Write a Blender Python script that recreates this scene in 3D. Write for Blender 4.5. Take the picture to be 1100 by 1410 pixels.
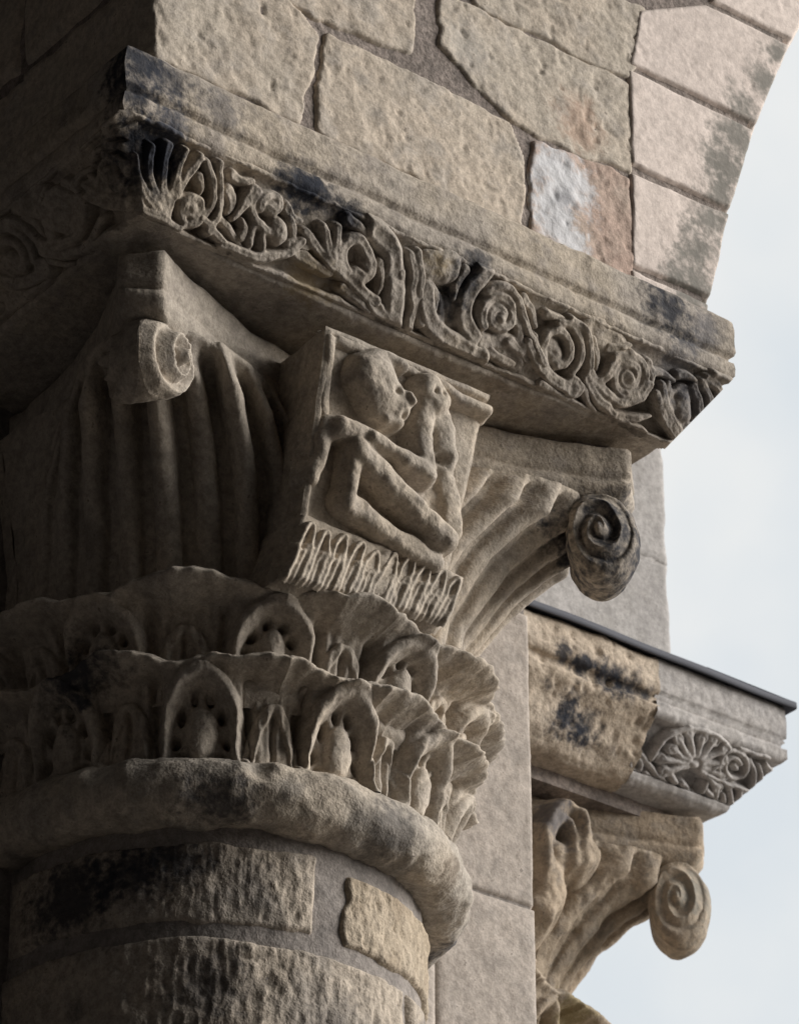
import bpy, math, random
import numpy as np
from mathutils import Vector, Matrix

for o in list(bpy.data.objects): bpy.data.objects.remove(o, do_unlink=True)
scene = bpy.context.scene
COL = scene.collection
R_ = math.radians

# ------------------------------------------------------------------ camera
CAM = np.array([-2.66979, -3.84434, -2.04612])
PITCH, YAW, FPX, PW, PH = R_(30.5), R_(38.0), 5200.0, 1100.0, 1410.0
RT = np.array([math.cos(YAW), -math.sin(YAW), 0.0])
HD = np.array([math.sin(YAW), math.cos(YAW), 0.0])
FW = HD*math.cos(PITCH) + np.array([0, 0, 1.0])*math.sin(PITCH)
UP = np.cross(RT, FW)
cd = bpy.data.cameras.new('camera')
cam = bpy.data.objects.new('camera', cd); COL.objects.link(cam)
m = Matrix((( RT[0], UP[0], -FW[0], CAM[0]), (RT[1], UP[1], -FW[1], CAM[1]), (RT[2], UP[2], -FW[2], CAM[2]), (0, 0, 0, 1)))
cam.matrix_world = m
cd.sensor_fit = 'HORIZONTAL'; cd.sensor_width = 36.0; cd.lens = 36.0*FPX/PW
cd.clip_start = 0.05; cd.clip_end = 2000.0
cd.dof.use_dof = True; cd.dof.focus_distance = 5.0; cd.dof.aperture_fstop = 16.0
scene.camera = cam

# ------------------------------------------------------------------ light
SUN = np.array([0.80, -0.52, 0.33]); SUN /= np.linalg.norm(SUN)
w = bpy.data.worlds.new('World'); scene.world = w; w.use_nodes = True
nt = w.node_tree; nt.nodes.clear()
out = nt.nodes.new('ShaderNodeOutputWorld'); bg = nt.nodes.new('ShaderNodeBackground')
sky = nt.nodes.new('ShaderNodeTexSky'); sky.sky_type = 'NISHITA'; sky.sun_disc = False
sky.sun_elevation = math.asin(SUN[2]); sky.sun_rotation = math.atan2(SUN[0], SUN[1])
sky.air_density = 1.0; sky.dust_density = 3.0
tc = nt.nodes.new('ShaderNodeTexCoord')
n1 = nt.nodes.new('ShaderNodeTexNoise'); n1.inputs['Scale'].default_value = 7.0; n1.inputs['Detail'].default_value = 5; n1.inputs['Roughness'].default_value = .5
r1 = nt.nodes.new('ShaderNodeValToRGB')
r1.color_ramp.elements[0].position = .36; r1.color_ramp.elements[0].color = (6.1, 6.5, 6.8, 1)
r1.color_ramp.elements[1].position = .66; r1.color_ramp.elements[1].color = (7.9, 7.75, 7.45, 1)
mx = nt.nodes.new('ShaderNodeMixRGB'); mx.inputs[0].default_value = .92
nt.links.new(tc.outputs['Generated'], n1.inputs['Vector']); nt.links.new(n1.outputs['Fac'], r1.inputs['Fac'])
nt.links.new(sky.outputs[0], mx.inputs[1]); nt.links.new(r1.outputs[0], mx.inputs[2])
nt.links.new(mx.outputs[0], bg.inputs['Color']); bg.inputs['Strength'].default_value = .044
nt.links.new(bg.outputs[0], out.inputs[0])
sd_ = bpy.data.lights.new('sun', 'SUN'); sd_.energy = 1.5; sd_.angle = R_(36); sd_.color = (1.0, .965, .915)
sun = bpy.data.objects.new('sun', sd_); COL.objects.link(sun)
sun.rotation_euler = Vector(-SUN).to_track_quat('-Z', 'Y').to_euler()
sun.location = (8, -6, 8)
scene.view_settings.view_transform = 'Standard'; scene.view_settings.look = 'None'
scene.view_settings.exposure = 1.5; scene.view_settings.gamma = 1.0
scene.view_settings.use_curve_mapping = False

# ------------------------------------------------------------------ numeric helpers
def _hash(ix, iy, iz, seed):
    h = (ix.astype(np.int64)*374761393 + iy.astype(np.int64)*668265263 + iz.astype(np.int64)*2147483647 + seed*1274126177) & 0xFFFFFFFF
    h = ((h ^ (h >> 13))*1274126177) & 0xFFFFFFFF
    h = h ^ (h >> 16)
    return (h & 0xFFFF)/65535.0*2-1
def vnoise(P, seed=0):
    P = np.asarray(P, float); F = np.floor(P); t = P-F; t = t*t*(3-2*t); I = F.astype(np.int64)
    x, y, z = I[..., 0], I[..., 1], I[..., 2]; a, b, c = t[..., 0], t[..., 1], t[..., 2]
    def L(p, q, k): return p+(q-p)*k
    c00 = L(_hash(x, y, z, seed), _hash(x+1, y, z, seed), a); c10 = L(_hash(x, y+1, z, seed), _hash(x+1, y+1, z, seed), a)
    c01 = L(_hash(x, y, z+1, seed), _hash(x+1, y, z+1, seed), a); c11 = L(_hash(x, y+1, z+1, seed), _hash(x+1, y+1, z+1, seed), a)
    return L(L(c00, c10, b), L(c01, c11, b), c)
def fbm(P, scale, octs=3, seed=0, gain=.5):
    s = 0; a = 1; P = np.asarray(P, float)*scale
    for k in range(octs):
        s = s+a*vnoise(P+k*17.31, seed+k*7); P = P*2.03; a *= gain
    return s
def fbm2(U, V, scale, octs=3, seed=0): return fbm(np.stack([U, V, np.full_like(U, seed*3.7+.5)], -1), scale, octs, seed)
def vecnoise(P, scale, octs=3, seed=0): return np.stack([fbm(P, scale, octs, seed+100*k) for k in range(3)], -1)
def sstep(a, b, x):
    t = np.clip((x-a)/(b-a), 0, 1); return t*t*(3-2*t)
def ray(x, y): return FW+RT*((x-PW/2)/FPX)-UP*((y-PH/2)/FPX)
def at(x, y, p0, n):                       # point where the sight line of a photo pixel meets a plane of the place
    r = ray(x, y); n = np.asarray(n, float); return CAM+r*(np.dot(np.asarray(p0)-CAM, n)/np.dot(r, n))
def atY(x, y, Y): return at(x, y, (0, Y, 0), (0, 1, 0))

# ------------------------------------------------------------------ objects
ORG = {}
def thing(name, label, cat, loc, group=None):
    o = bpy.data.objects.new(name, None); COL.objects.link(o); o.location = loc; o.empty_display_size = .1
    o['label'] = label; o['category'] = cat
    if group: o['group'] = group
    ORG[o.name] = np.array(loc, float); return o
def mesh_obj(name, V, Fc, mat, parent=None, smooth=True, label=None, kind=None):
    V = np.asarray(V, float).reshape(-1, 3)
    org = ORG[parent.name] if parent is not None else np.zeros(3)
    me = bpy.data.meshes.new(name)
    if isinstance(Fc, np.ndarray):
        k = Fc.shape[1]
        me.vertices.add(len(V)); me.vertices.foreach_set('co', (V-org).ravel())
        me.loops.add(Fc.size); me.loops.foreach_set('vertex_index', Fc.ravel().astype(np.int32))
        me.polygons.add(len(Fc)); me.polygons.foreach_set('loop_start', np.arange(0, Fc.size, k, dtype=np.int32))
        me.polygons.foreach_set('loop_total', np.full(len(Fc), k, np.int32)); me.update(calc_edges=True)
    else:
        me.from_pydata((V-org).tolist(), [], Fc)
    me.polygons.foreach_set('use_smooth', np.full(len(me.polygons), smooth, bool)); me.update()
    me.materials.append(mat)
    o = bpy.data.objects.new(name, me); COL.objects.link(o)
    if parent is not None: o.parent = parent
    ORG[o.name] = org
    if label: o['label'] = label
    if kind: o['kind'] = kind
    return o
def grid_obj(name, P, mat, parent=None, keep=None, wrap=False, **kw):
    n, m_ = P.shape[:2]
    idx = np.arange(n*m_).reshape(n, m_)
    if wrap: idx = np.concatenate([idx, idx[:1]], 0)
    Q = np.stack([idx[:-1, :-1], idx[1:, :-1], idx[1:, 1:], idx[:-1, 1:]], -1)
    if keep is not None:
        kk = keep if not wrap else np.concatenate([keep, keep[:1]], 0)
        K = kk[:-1, :-1] | kk[1:, :-1] | kk[1:, 1:] | kk[:-1, 1:]
        Q = Q[K]
    Q = Q.reshape(-1, 4)
    V = P.reshape(-1, 3)
    if keep is not None:
        used = np.unique(Q); rm = np.zeros(len(V), int); rm[used] = np.arange(len(used)); V = V[used]; Q = rm[Q]
    return mesh_obj(name, V, np.ascontiguousarray(Q), mat, parent, **kw)
def box_obj(name, lo, hi, mat, parent=None, **kw):
    x0, y0, z0 = lo; x1, y1, z1 = hi
    V = [(x0, y0, z0), (x1, y0, z0), (x1, y1, z0), (x0, y1, z0), (x0, y0, z1), (x1, y0, z1), (x1, y1, z1), (x0, y1, z1)]
    F = [(0, 3, 2, 1), (4, 5, 6, 7), (0, 1, 5, 4), (1, 2, 6, 5), (2, 3, 7, 6), (3, 0, 4, 7)]
    return mesh_obj(name, V, F, mat, parent, smooth=False, **kw)

# carved strokes -> heights.  stroke = (points[(u,v)], half width, height[, taper])
def seg_dist(U, V, pts):
    best = np.full(U.shape, 1e9); par = np.zeros(U.shape); n = len(pts)-1
    if n == 0: return np.hypot(U-pts[0][0], V-pts[0][1]), par
    for i in range(n):
        ax, ay = pts[i]; bx, by = pts[i+1]; dx, dy = bx-ax, by-ay; L = dx*dx+dy*dy+1e-12
        t = np.clip(((U-ax)*dx+(V-ay)*dy)/L, 0, 1); d = np.hypot(U-ax-t*dx, V-ay-t*dy)
        k = d < best; best = np.where(k, d, best); par = np.where(k, (i+t)/n, par)
    return best, par
def smooth_pts(pts, it=2):
    p = np.asarray(pts, float)
    if len(p) < 3: return p
    for _ in range(it):
        q = np.empty((2*len(p)-2, 2)); q[0::2] = .75*p[:-1]+.25*p[1:]; q[1::2] = .25*p[:-1]+.75*p[1:]
        p = np.vstack([p[:1], q, p[-1:]])
    return p
def carve(U, V, strokes, wob=0.0, seed=0, groove=True, pw=2.2):
    H = np.full(U.shape, -.12)
    if wob:
        U = U+wob*fbm2(U, V, 45, 2, seed+3); V = V+wob*fbm2(U, V, 45, 2, seed+9)
    for s in strokes:
        pts, hw, h = smooth_pts(s[0]), s[1], s[2]
        d, t = seg_dist(U, V, pts)
        ww = hw*(1-(s[3] if len(s) > 3 else 0)*t)
        q = d/np.maximum(ww, 1e-5)
        prof = np.where(q < 1, h*np.sqrt(np.clip(1-q**pw, 0, 1)), -(q-1)*hw*2.2)
        if groove and len(pts) > 2 and hw > .0035:
            prof = prof-np.where(q < .5, .20*h*(1-(q/.5)**2), 0)
        H = np.maximum(H, prof)
    return H
def poly_sd(U, V, poly):
    n = len(poly); d = np.full(U.shape, 1e9); ins = np.zeros(U.shape, bool)
    for i in range(n):
        ax, ay = poly[i]; bx, by = poly[(i+1) % n]; dx, dy = bx-ax, by-ay; L = dx*dx+dy*dy+1e-12
        t = np.clip(((U-ax)*dx+(V-ay)*dy)/L, 0, 1); d = np.minimum(d, np.hypot(U-ax-t*dx, V-ay-t*dy))
        c = ((ay > V) != (by > V)) & (U < (bx-ax)*(V-ay)/(by-ay+1e-12)+ax); ins ^= c
    return np.where(ins, d, -d)
_sseed = [0]
def stone(poly, mapf, mat, parent, depth=.012, edge=.012, step=.004, wob=.004, rough=.0022, name='stone', label=None, rs=28, grow=0.0, tool=0.0):
    _sseed[0] += 1; sd = _sseed[0]
    p = np.asarray(poly, float); lo = p.min(0)-.008-grow; hi = p.max(0)+.008+grow
    nu = max(4, int((hi[0]-lo[0])/step)); nv = max(4, int((hi[1]-lo[1])/step))
    U, V = np.meshgrid(np.linspace(lo[0], hi[0], nu), np.linspace(lo[1], hi[1], nv), indexing='ij')
    D = poly_sd(U, V, p)+wob*fbm2(U, V, 22, 3, sd)+grow
    e = np.clip(D/edge, 0, 1)
    H = np.where(D > 0, depth*np.sqrt(np.clip(1-(1-e)**2, 0, 1)), D*1.6)-.002
    H = H+np.where(D > 0, e, 0)*(rough*fbm2(U, V, rs, 4, sd+5)+rough*1.2*fbm2(U, V, 7, 2, sd+8))
    if tool: H = H+np.where(D > 0, e, 0)*tool*.7*fbm2(U*4.5, V*.7, 55, 2, sd+11)
    pit = np.clip(fbm2(U, V, 60, 2, sd+2)-.55, 0, 1); H = H-np.where(D > 0, e, 0)*pit*rough*2.5
    return grid_obj(name, mapf(U, V, H), mat, parent, keep=D > -.008, label=label)

# ------------------------------------------------------------------ materials
def stone_mat(name, c1, c2, c3, patches=(), grime=.25, gcol=(.035, .034, .036), bump=.5, scale=1.0, rnd=.25, spot=.26, rough=.92, pits=.55, wear=.45):
    mt = bpy.data.materials.new(name); mt.use_nodes = True; t = mt.node_tree; t.nodes.clear(); N = t.nodes.new; L = t.links.new
    o = N('ShaderNodeOutputMaterial'); b = N('ShaderNodeBsdfPrincipled'); L(b.outputs[0], o.inputs[0])
    b.inputs['Roughness'].default_value = rough; b.inputs['Specular IOR Level'].default_value = .25
    g = N('ShaderNodeNewGeometry'); oi = N('ShaderNodeObjectInfo')
    def noise(sc, det=5, ro=.55, vec=None):
        n = N('ShaderNodeTexNoise'); n.inputs['Scale'].default_value = sc*scale; n.inputs['Detail'].default_value = det; n.inputs['Roughness'].default_value = ro
        L(vec or g.outputs['Position'], n.inputs['Vector']); return n.outputs['Fac']
    def mr(x, a, b_, c, d):
        n = N('ShaderNodeMapRange'); n.inputs[1].default_value = a; n.inputs[2].default_value = b_; n.inputs[3].default_value = c; n.inputs[4].default_value = d
        n.interpolation_type = 'SMOOTHSTEP'; L(x, n.inputs[0]); return n.outputs[0]
    def mix(f, a, b_, mode='MIX'):
        n = N('ShaderNodeMixRGB'); n.blend_type = mode
        for i, v in ((0, f), (1, a), (2, b_)):
            if isinstance(v, (float, int)): n.inputs[i].default_value = v
            elif isinstance(v, tuple): n.inputs[i].default_value = (*v, 1)
            else: L(v, n.inputs[i])
        return n.outputs[0]
    def math_(op, a, b_):
        n = N('ShaderNodeMath'); n.operation = op
        for i, v in ((0, a), (1, b_)):
            if isinstance(v, (float, int)): n.inputs[i].default_value = v
            else: L(v, n.inputs[i])
        return n.outputs[0]
    c1, c2, c3 = [(q[0], q[1]*.982, q[2]*1.0) for q in (c1, c2, c3)]
    A = noise(5, 2); B = noise(19, 4, .62); C = noise(85, 3, .6); D = noise(330, 1, .6); E = noise(9, 5, .68)
    col = mix(mr(A, .36, .64, 0, 1), c1, c2)
    col = mix(mr(B, .47, .68, 0, .75), col, c3)
    rv = math_('MULTIPLY', math_('SUBTRACT', oi.outputs['Random'], .5), rnd)
    val = math_('ADD', 1.0, rv)
    val = math_('MULTIPLY', val, mr(C, .25, .75, 1-spot, 1+spot*.75))
    val = math_('MULTIPLY', val, mr(D, .25, .75, 1-spot*.5, 1+spot*.4))
    hs = N('ShaderNodeHueSaturation'); L(col, hs.inputs['Color']); L(val, hs.inputs['Value']); col = hs.outputs[0]
    if wear > 0: col = mix(mr(g.outputs['Pointiness'], .525, .62, 0, wear), col, (.56, .50, .42))
    if grime > 0:
        gm = math_('MULTIPLY', mr(E, .56, .70, 0, 1), mr(C, .3, .6, .3, 1)); col = mix(math_('MULTIPLY', gm, grime), col, gcol)
    col = mix(mr(C, .655, .73, 0, pits), col, (.085, .075, .065))
    for (P, r, k, sc_col) in patches:  # soot crusts, lichen and other coloured patches at given points
        vd = N('ShaderNodeVectorMath'); vd.operation = 'DISTANCE'; L(g.outputs['Position'], vd.inputs[0]); vd.inputs[1].default_value = tuple(float(q) for q in P)
        dn = math_('ADD', vd.outputs['Value'], math_('MULTIPLY', math_('SUBTRACT', B, .5), r*2.2))
        dn = math_('ADD', dn, math_('MULTIPLY', math_('SUBTRACT', C, .5), r*1.5))
        f = math_('MULTIPLY', mr(dn, r*.25, r*1.3, 1, 0), k); col = mix(f, col, sc_col)
    L(col, b.inputs['Base Color'])
    hgt = math_('ADD', math_('ADD', math_('MULTIPLY', C, 1.1), math_('MULTIPLY', D, .3)), math_('MULTIPLY', B, 1.8))
    bp = N('ShaderNodeBump'); bp.inputs['Strength'].default_value = bump; bp.inputs['Distance'].default_value = .006
    bp.inputs['Strength'].default_value = bump*.6; L(hgt, bp.inputs['Height']); L(bp.outputs[0], b.inputs['Normal'])
    return mt
BLK = (.020, .024, .036); BLU = (.075, .08, .10); BRN = (.12, .085, .055); YEL = (.34, .25, .12); PNK = (.42, .27, .20); WHT = (.62, .62, .64)
SL0 = (0, -.53, .875); SLN = np.cross((1, 0, 0), (0, -.072, .110)); SLN = SLN/np.linalg.norm(SLN)
if SLN[1] > 0: SLN = -SLN                  # outward normal of the carved slope of the near impost
def sl(x, y): return at(x, y, SL0, SLN)
LIME = ((.45, .395, .315), (.38, .345, .295), (.31, .28, .245))
imp_st = [(sl(190, 215), .06, .8, BLK), (atY(185, 125, -.53), .05, .85, BLK), (atY(230, 110, -.53), .04, .6, BLK), (sl(410, 250), .035, .8, BLK), (sl(450, 275), .03, .8, BLK), (sl(655, 360), .03, .7, BLK), (sl(700, 520), .05, .35, BRN), (sl(860, 590), .05, .35, BRN), (sl(205, 195), .05, .9, BLK), (sl(240, 165), .035, .7, BLU), (atY(195, 95, -.53), .05, .92, BLK), (atY(300, 150, -.53), .04, .5, BLU),
          (sl(425, 262), .042, .95, BLK), (sl(475, 300), .03, .9, BLK), (sl(640, 385), .03, .85, BLK), (sl(610, 420), .028, .8, BLK), (sl(500, 385), .03, .35, BRN),
          (sl(930, 505), .05, .6, BLU), (sl(955, 560), .045, .6, BLU), (atY(915, 425, -.53), .05, .9, BLK), (atY(965, 450, -.53), .04, .6, BLU), (sl(430, 390), .04, .5, YEL), (sl(600, 362), .02, .55, YEL)]
M_imp = stone_mat('weathered_limestone_impost', *LIME, patches=imp_st, grime=.55, bump=.6, rnd=.08)
M_cap = stone_mat('carved_limestone', (.48, .42, .335), (.41, .37, .31), (.34, .305, .26),
                  patches=[((.40, -.40, .60), .085, .93, BLK), ((.385, -.05, .15), .05, .9, BLK), ((-.345, -.17, .26), .06, .9, BLK), ((.36, -.36, .63), .05, .6, BLK)], grime=.4, bump=.55, rnd=.12)  # black patches on the right volute, low right leaf and left rim
M_ast = stone_mat('astragal_limestone', (.47, .415, .335), (.40, .365, .31), (.30, .275, .235), patches=[((.345, -.13, .06), .06, .85, BLK), ((.05, -.36, .075), .05, .5, BLK), ((-.2, -.31, .06), .06, .75, BLK), ((.20, -.315, .07), .04, .5, BRN)], grime=.6, bump=.7, rnd=.05)  # dark patches along the lower half of the ring
M_wall = stone_mat('wall_limestone', (.51, .445, .36), (.45, .405, .335), (.41, .375, .325), patches=[(atY(800, 165, -.515), .05, .5, PNK), (atY(640, 60, -.515), .05, .35, (.45, .44, .42))], grime=.35, bump=.45, rnd=.14)
M_patch = stone_mat('patched_stone', (.46, .365, .30), (.44, .335, .275), (.42, .35, .29), patches=[(atY(775, 235, -.515), .055, .95, WHT), (atY(772, 270, -.515), .055, .95, WHT), (atY(775, 310, -.515), .05, .95, WHT), (atY(795, 330, -.515), .03, .9, WHT), (atY(800, 250, -.515), .03, .8, WHT), (atY(782, 275, -.515), .02, .6, (.2, .2, .22))], grime=.2, bump=.5, rnd=.02)
lich = (.21, .20, .18)
v_st = [(atY(x, y, -.515), r*1.25, .93, lich) for x, y, r in ((1052, 110, .03), (1030, 150, .03), (1018, 190, .035), (1003, 225, .04), (992, 262, .035), (980, 300, .035), (968, 345, .04), (960, 385, .045), (1075, 70, .025), (950, 405, .03))]
M_vous = stone_mat('new_white_limestone', (.72, .64, .575), (.68, .605, .545), (.65, .575, .515), patches=v_st, grime=.08, bump=.3, rnd=.07, spot=.16, pits=.0)
M_mort = stone_mat('old_mortar', (.30, .26, .23), (.25, .215, .19), (.19, .165, .145), grime=.4, bump=.8, spot=.4, wear=0.0)
M_mortl = stone_mat('grey_mortar', (.29, .265, .24), (.25, .23, .21), (.2, .185, .17), grime=.3, bump=.6, wear=0.0)
M_shaft = stone_mat('shaft_limestone', (.45, .395, .32), (.39, .35, .295), (.31, .28, .24), patches=[((-.25, -.19, .0), .06, .8, BLK), ((-.12, -.28, -.01), .03, .45, BLK), ((.0, -.29, -.19), .06, .4, BLK), ((.2, -.22, -.13), .05, .4, BLU), ((-.28, -.10, -.02), .08, .85, BLK), ((-.2, -.22, .02), .05, .8, BLK), ((-.17, -.25, -.16), .06, .6, BLK)], grime=.65, bump=.85, rnd=.1)
M_shy = stone_mat('yellow_shaft_stone', (.42, .36, .275), (.39, .325, .235), (.31, .255, .185), grime=.35, bump=.9, rnd=.02, gcol=BRN)
M_pier = stone_mat('pier_ashlar', (.45, .405, .355), (.41, .37, .325), (.34, .31, .275), grime=.5, bump=.4, rnd=.12, spot=.22)
M_fold = stone_mat('old_yellow_stone', (.53, .46, .37), (.49, .415, .32), (.42, .355, .275), patches=[(atY(800, 995, .335), .05, .95, BLK), (atY(815, 1025, .34), .035, .95, BLK), (atY(785, 975, .335), .03, .9, BLK), (atY(835, 930, .30), .03, .95, BLK), (atY(805, 918, .30), .026, .95, BLK), (atY(775, 900, .30), .022, .9, BLK), (atY(865, 945, .31), .03, .95, BLK), (atY(885, 955, .31), .02, .9, BLK), (atY(750, 940, .33), .016, .8, BLK), (atY(740, 975, .33), .012, .8, BLK), (atY(850, 1040, .35), .014, .8, BLK)], grime=.6, bump=.7, rnd=.02, gcol=(.06, .045, .03))
M_fnew = stone_mat('pale_new_stone', (.47, .455, .43), (.43, .415, .395), (.36, .35, .34), grime=.3, bump=.35, rnd=.04, spot=.25)
M_fcap = stone_mat('far_capital_limestone', (.44, .36, .265), (.36, .30, .225), (.28, .245, .20), patches=[(at(945, 1250, (1.28, .43, 0), (-.6, -.8, 0)), .075, .85, (.25, .235, .205)), (atY(760, 1130, .42), .05, .7, BLU), (at(790, 1400, (1.1, .5, 0), (-.6, -.8, 0)), .06, .7, (.2, .16, .07)), (atY(830, 1110, .40), .05, .5, BLU)], grime=.5, bump=.6, rnd=.05)
M_plas = stone_mat('grey_wall_stone', (.43, .42, .40), (.39, .38, .365), (.35, .34, .32), grime=.15, bump=.35, rnd=.05, spot=.2, wear=0.0)
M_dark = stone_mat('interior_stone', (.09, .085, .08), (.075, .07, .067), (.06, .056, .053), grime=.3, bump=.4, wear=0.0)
M_gnd = stone_mat('gravel_ground', (.36, .33, .28), (.32, .29, .25), (.28, .25, .21), grime=.1, bump=.5, wear=0.0)
lead = bpy.data.materials.new('lead_sheet'); lead.use_nodes = True
_t = lead.node_tree; _b = _t.nodes['Principled BSDF']; _n = _t.nodes.new('ShaderNodeTexNoise'); _n.inputs['Scale'].default_value = 14
_r = _t.nodes.new('ShaderNodeValToRGB'); _r.color_ramp.elements[0].color = (.05, .055, .075, 1); _r.color_ramp.elements[1].color = (.12, .125, .15, 1)
_t.links.new(_n.outputs['Fac'], _r.inputs['Fac']); _t.links.new(_r.outputs[0], _b.inputs['Base Color']); _b.inputs['Roughness'].default_value = .75; _b.inputs['Metallic'].default_value = .0

# ================================================================== the setting
gz = -3.65
g_ = np.array([[-300, -300, gz], [300, -300, gz], [300, 300, gz], [-300, 300, gz]], float)
gr = mesh_obj('ground', g_, [(0, 1, 2, 3)], M_gnd); gr['kind'] = 'structure'
pf = box_obj('floor', (-4.7, -7.5, gz-.2), (2.2, 5, gz+.012), M_dark); pf['kind'] = 'structure'  # dark floor added under the bay to cut bounce light
# unseen porch bay added near left to block light: side wall, end walls and flat vault
pw = thing('added_porch_wall', 'unseen porch wall left of the column, added to block light', 'wall', (-4.4, -1, gz))
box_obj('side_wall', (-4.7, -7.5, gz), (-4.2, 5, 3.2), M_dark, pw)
box_obj('end_wall', (-4.19, -7.5, gz), (3.3, -7.0, 3.2), M_dark, pw)  # extended to the right to cut light on the left faces
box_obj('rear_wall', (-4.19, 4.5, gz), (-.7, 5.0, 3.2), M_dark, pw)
pv = thing('added_porch_ceiling', 'unseen ceiling over the porch bay, added to block overhead light', 'ceiling', (-2.4, -1, 3.2))  # added out of view to keep overhead sky off the bay
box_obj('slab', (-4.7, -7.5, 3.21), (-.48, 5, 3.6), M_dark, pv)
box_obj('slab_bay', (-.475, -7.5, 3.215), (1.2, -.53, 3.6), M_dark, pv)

# ================================================================== pier core behind the column
PY, PX = .02, .60
pr = thing('stone_pier', 'smooth grey ashlar pier behind the column, between the two capitals', 'pier', (.05, .6, gz))
box_obj('mortar', (-.5, PY+.004, gz), (PX-.006, 1.45, .76), M_mortl, pr)
fmap = lambda Y0: (lambda U, V, H: np.stack([U, Y0-H, V], -1))
for (x0, x1, z0, z1) in [(.30, PX, .2605, .75), (.415, PX, -.42, .2585), (.2, .4135, -.42, .2585), (.2, PX, -.95, -.425), (.2, PX, -1.5, -.955), (.2, PX, -2.2, -1.505), (.2, PX, -2.9, -2.205), (.2, PX, gz, -2.905)]:
    big = z0 > -.5
    stone([(x0, z0), (x1-(.0 if z0 > .25 else -.004), z0), (x1-(.0 if z0 > .25 else -.004), z1), (x0, z1)], fmap(PY+.004), M_pier, pr, depth=.007, edge=.004 if z0 > .25 else .02, step=.005 if big else .02, wob=.0015, rough=.0012)

# ================================================================== column shaft
R0 = .30
CAMDIR = math.atan2(CAM[1], CAM[0])          # azimuth towards the viewer's side
def cyl(R):
    def f(U, V, H):
        th = CAMDIR+U/R; return np.stack([(R+H)*np.cos(th), (R+H)*np.sin(th), V], -1)
    return f
col = thing('column', 'thick round column shaft of weathered drum stones, lower left', 'column', (0, 0, gz))
th = np.linspace(0, 2*np.pi, 121); zz = np.linspace(-.6, .075, 80)
T, Z = np.meshgrid(th[:-1], zz, indexing='ij')
P = np.stack([np.cos(T)*(R0-.006), np.sin(T)*(R0-.006), Z], -1); P += .0016*vecnoise(P, 50, 3, 4)
grid_obj('mortar', P, M_mortl, col, wrap=True)
box_f = lambda a0, a1, z0, z1: [(R_(a0)*R0, z0), (R_(a1)*R0, z0), (R_(a1)*R0, z1), (R_(a0)*R0, z1)]
cm = cyl(R0-.006)
stone(box_f(-57, 27.5, -.070, .040), cm, M_shaft, col, depth=.007, edge=.006, step=.0028, wob=.004, rough=.0018, rs=55, tool=.0022)
stone([(R_(36)*R0, -.075), (R_(104)*R0, -.068), (R_(104)*R0, .042), (R_(70)*R0, .034), (R_(37)*R0, .028)], cm, M_shy, col, depth=.011, edge=.007, step=.0028, wob=.005, rough=.0025, rs=50, tool=.002, label='yellowish chipped stone at the right side of the shaft')
stone(box_f(-118, -61, -.070, .040), cm, M_shaft, col, depth=.010, edge=.008, step=.005)
stone(box_f(-75, 60, -.44, -.092), cm, M_shaft, col, depth=.007, edge=.008, step=.0032, wob=.004, rough=.0022, rs=50, tool=.0022)
stone(box_f(62, 120, -.44, -.092), cm, M_shaft, col, depth=.010, edge=.010, step=.005)
stone(box_f(-120, -77, -.44, -.092), cm, M_shaft, col, depth=.010, edge=.010, step=.006)
zt = -.455
for k in range(8):
    zb = max(gz+.01, zt-.40)
    off = 30*(k % 2)
    for a0 in (-120+off, -30+off, 60+off-(30 if k % 2 else 0)*0):
        a1 = min(a0+88, 150)
        if a1-a0 > 20: stone(box_f(a0, a1, zb, zt), cm, M_shaft, col, depth=.010, edge=.010, step=.02)
    zt = zb-.012
T, Z = np.meshgrid(th[:-1], np.array([gz, -2, -.6]), indexing='ij')
grid_obj('shaft_core', np.stack([np.cos(T)*(R0-.009), np.sin(T)*(R0-.009), Z], -1), M_mortl, col, wrap=True)

# ================================================================== capital
def polar(ax, th, r, z): return np.stack([ax[0]+r*np.cos(th), ax[1]+r*np.sin(th), z], -1)
RIDGE = np.array([(.30, .325), (.37, .338), (.464, .357), (.507, .392), (.557, .434), (.593, .482), (.607, .505), (.62, .530), (.67, .540)])
def bell(z): return np.interp(z, [.1, .3, .45, .55, .62, .67], [.292, .305, .322, .338, .352, .362])
def stalk(parent, mat, ax, az, seed, n_ribs=4.0, ribamp=.006, eroded=0.0, deep=.6):
    a = np.linspace(-45, 45, 280); z = np.linspace(.33, .672, 110)
    A, Z = np.meshgrid(a, z, indexing='ij')
    wd = np.interp(Z, [.33, .45, .55, .62, .67], [43, 41, 36, 29, 24])
    x = A/wd; b = bell(Z); rr = np.interp(Z, RIDGE[:, 0], RIDGE[:, 1])
    shp = np.where(np.abs(x) < 1, np.cos(np.clip(x, -1, 1)*np.pi/2)**1.15, 0)
    tt = (x*n_ribs+.5) % 1-.5
    rib = np.sqrt(np.clip(1-(np.abs(tt)/.33)**2.2, 0, 1))*(.85+.3*fbm(np.stack([np.floor(x*n_ribs+.5), Z*5, Z*0+seed], -1), 1, 2, seed))
    rib = rib*sstep(1.15, 1.0, np.abs(x))
    low = b+(rr-b)*shp*deep; r = low+(b+(rr-b)*shp+ribamp-low)*np.clip(rib, 0, 1.1)
    top = sstep(.645, .668, Z); r = r*(1-top)+np.maximum(r, b+(rr-b)*shp)*top
    P = polar(ax, az+np.radians(A), r, Z)
    P = P+(.0018+eroded)*vecnoise(P, 26, 4, seed)
    return grid_obj('stalk', P, mat, parent)
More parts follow.
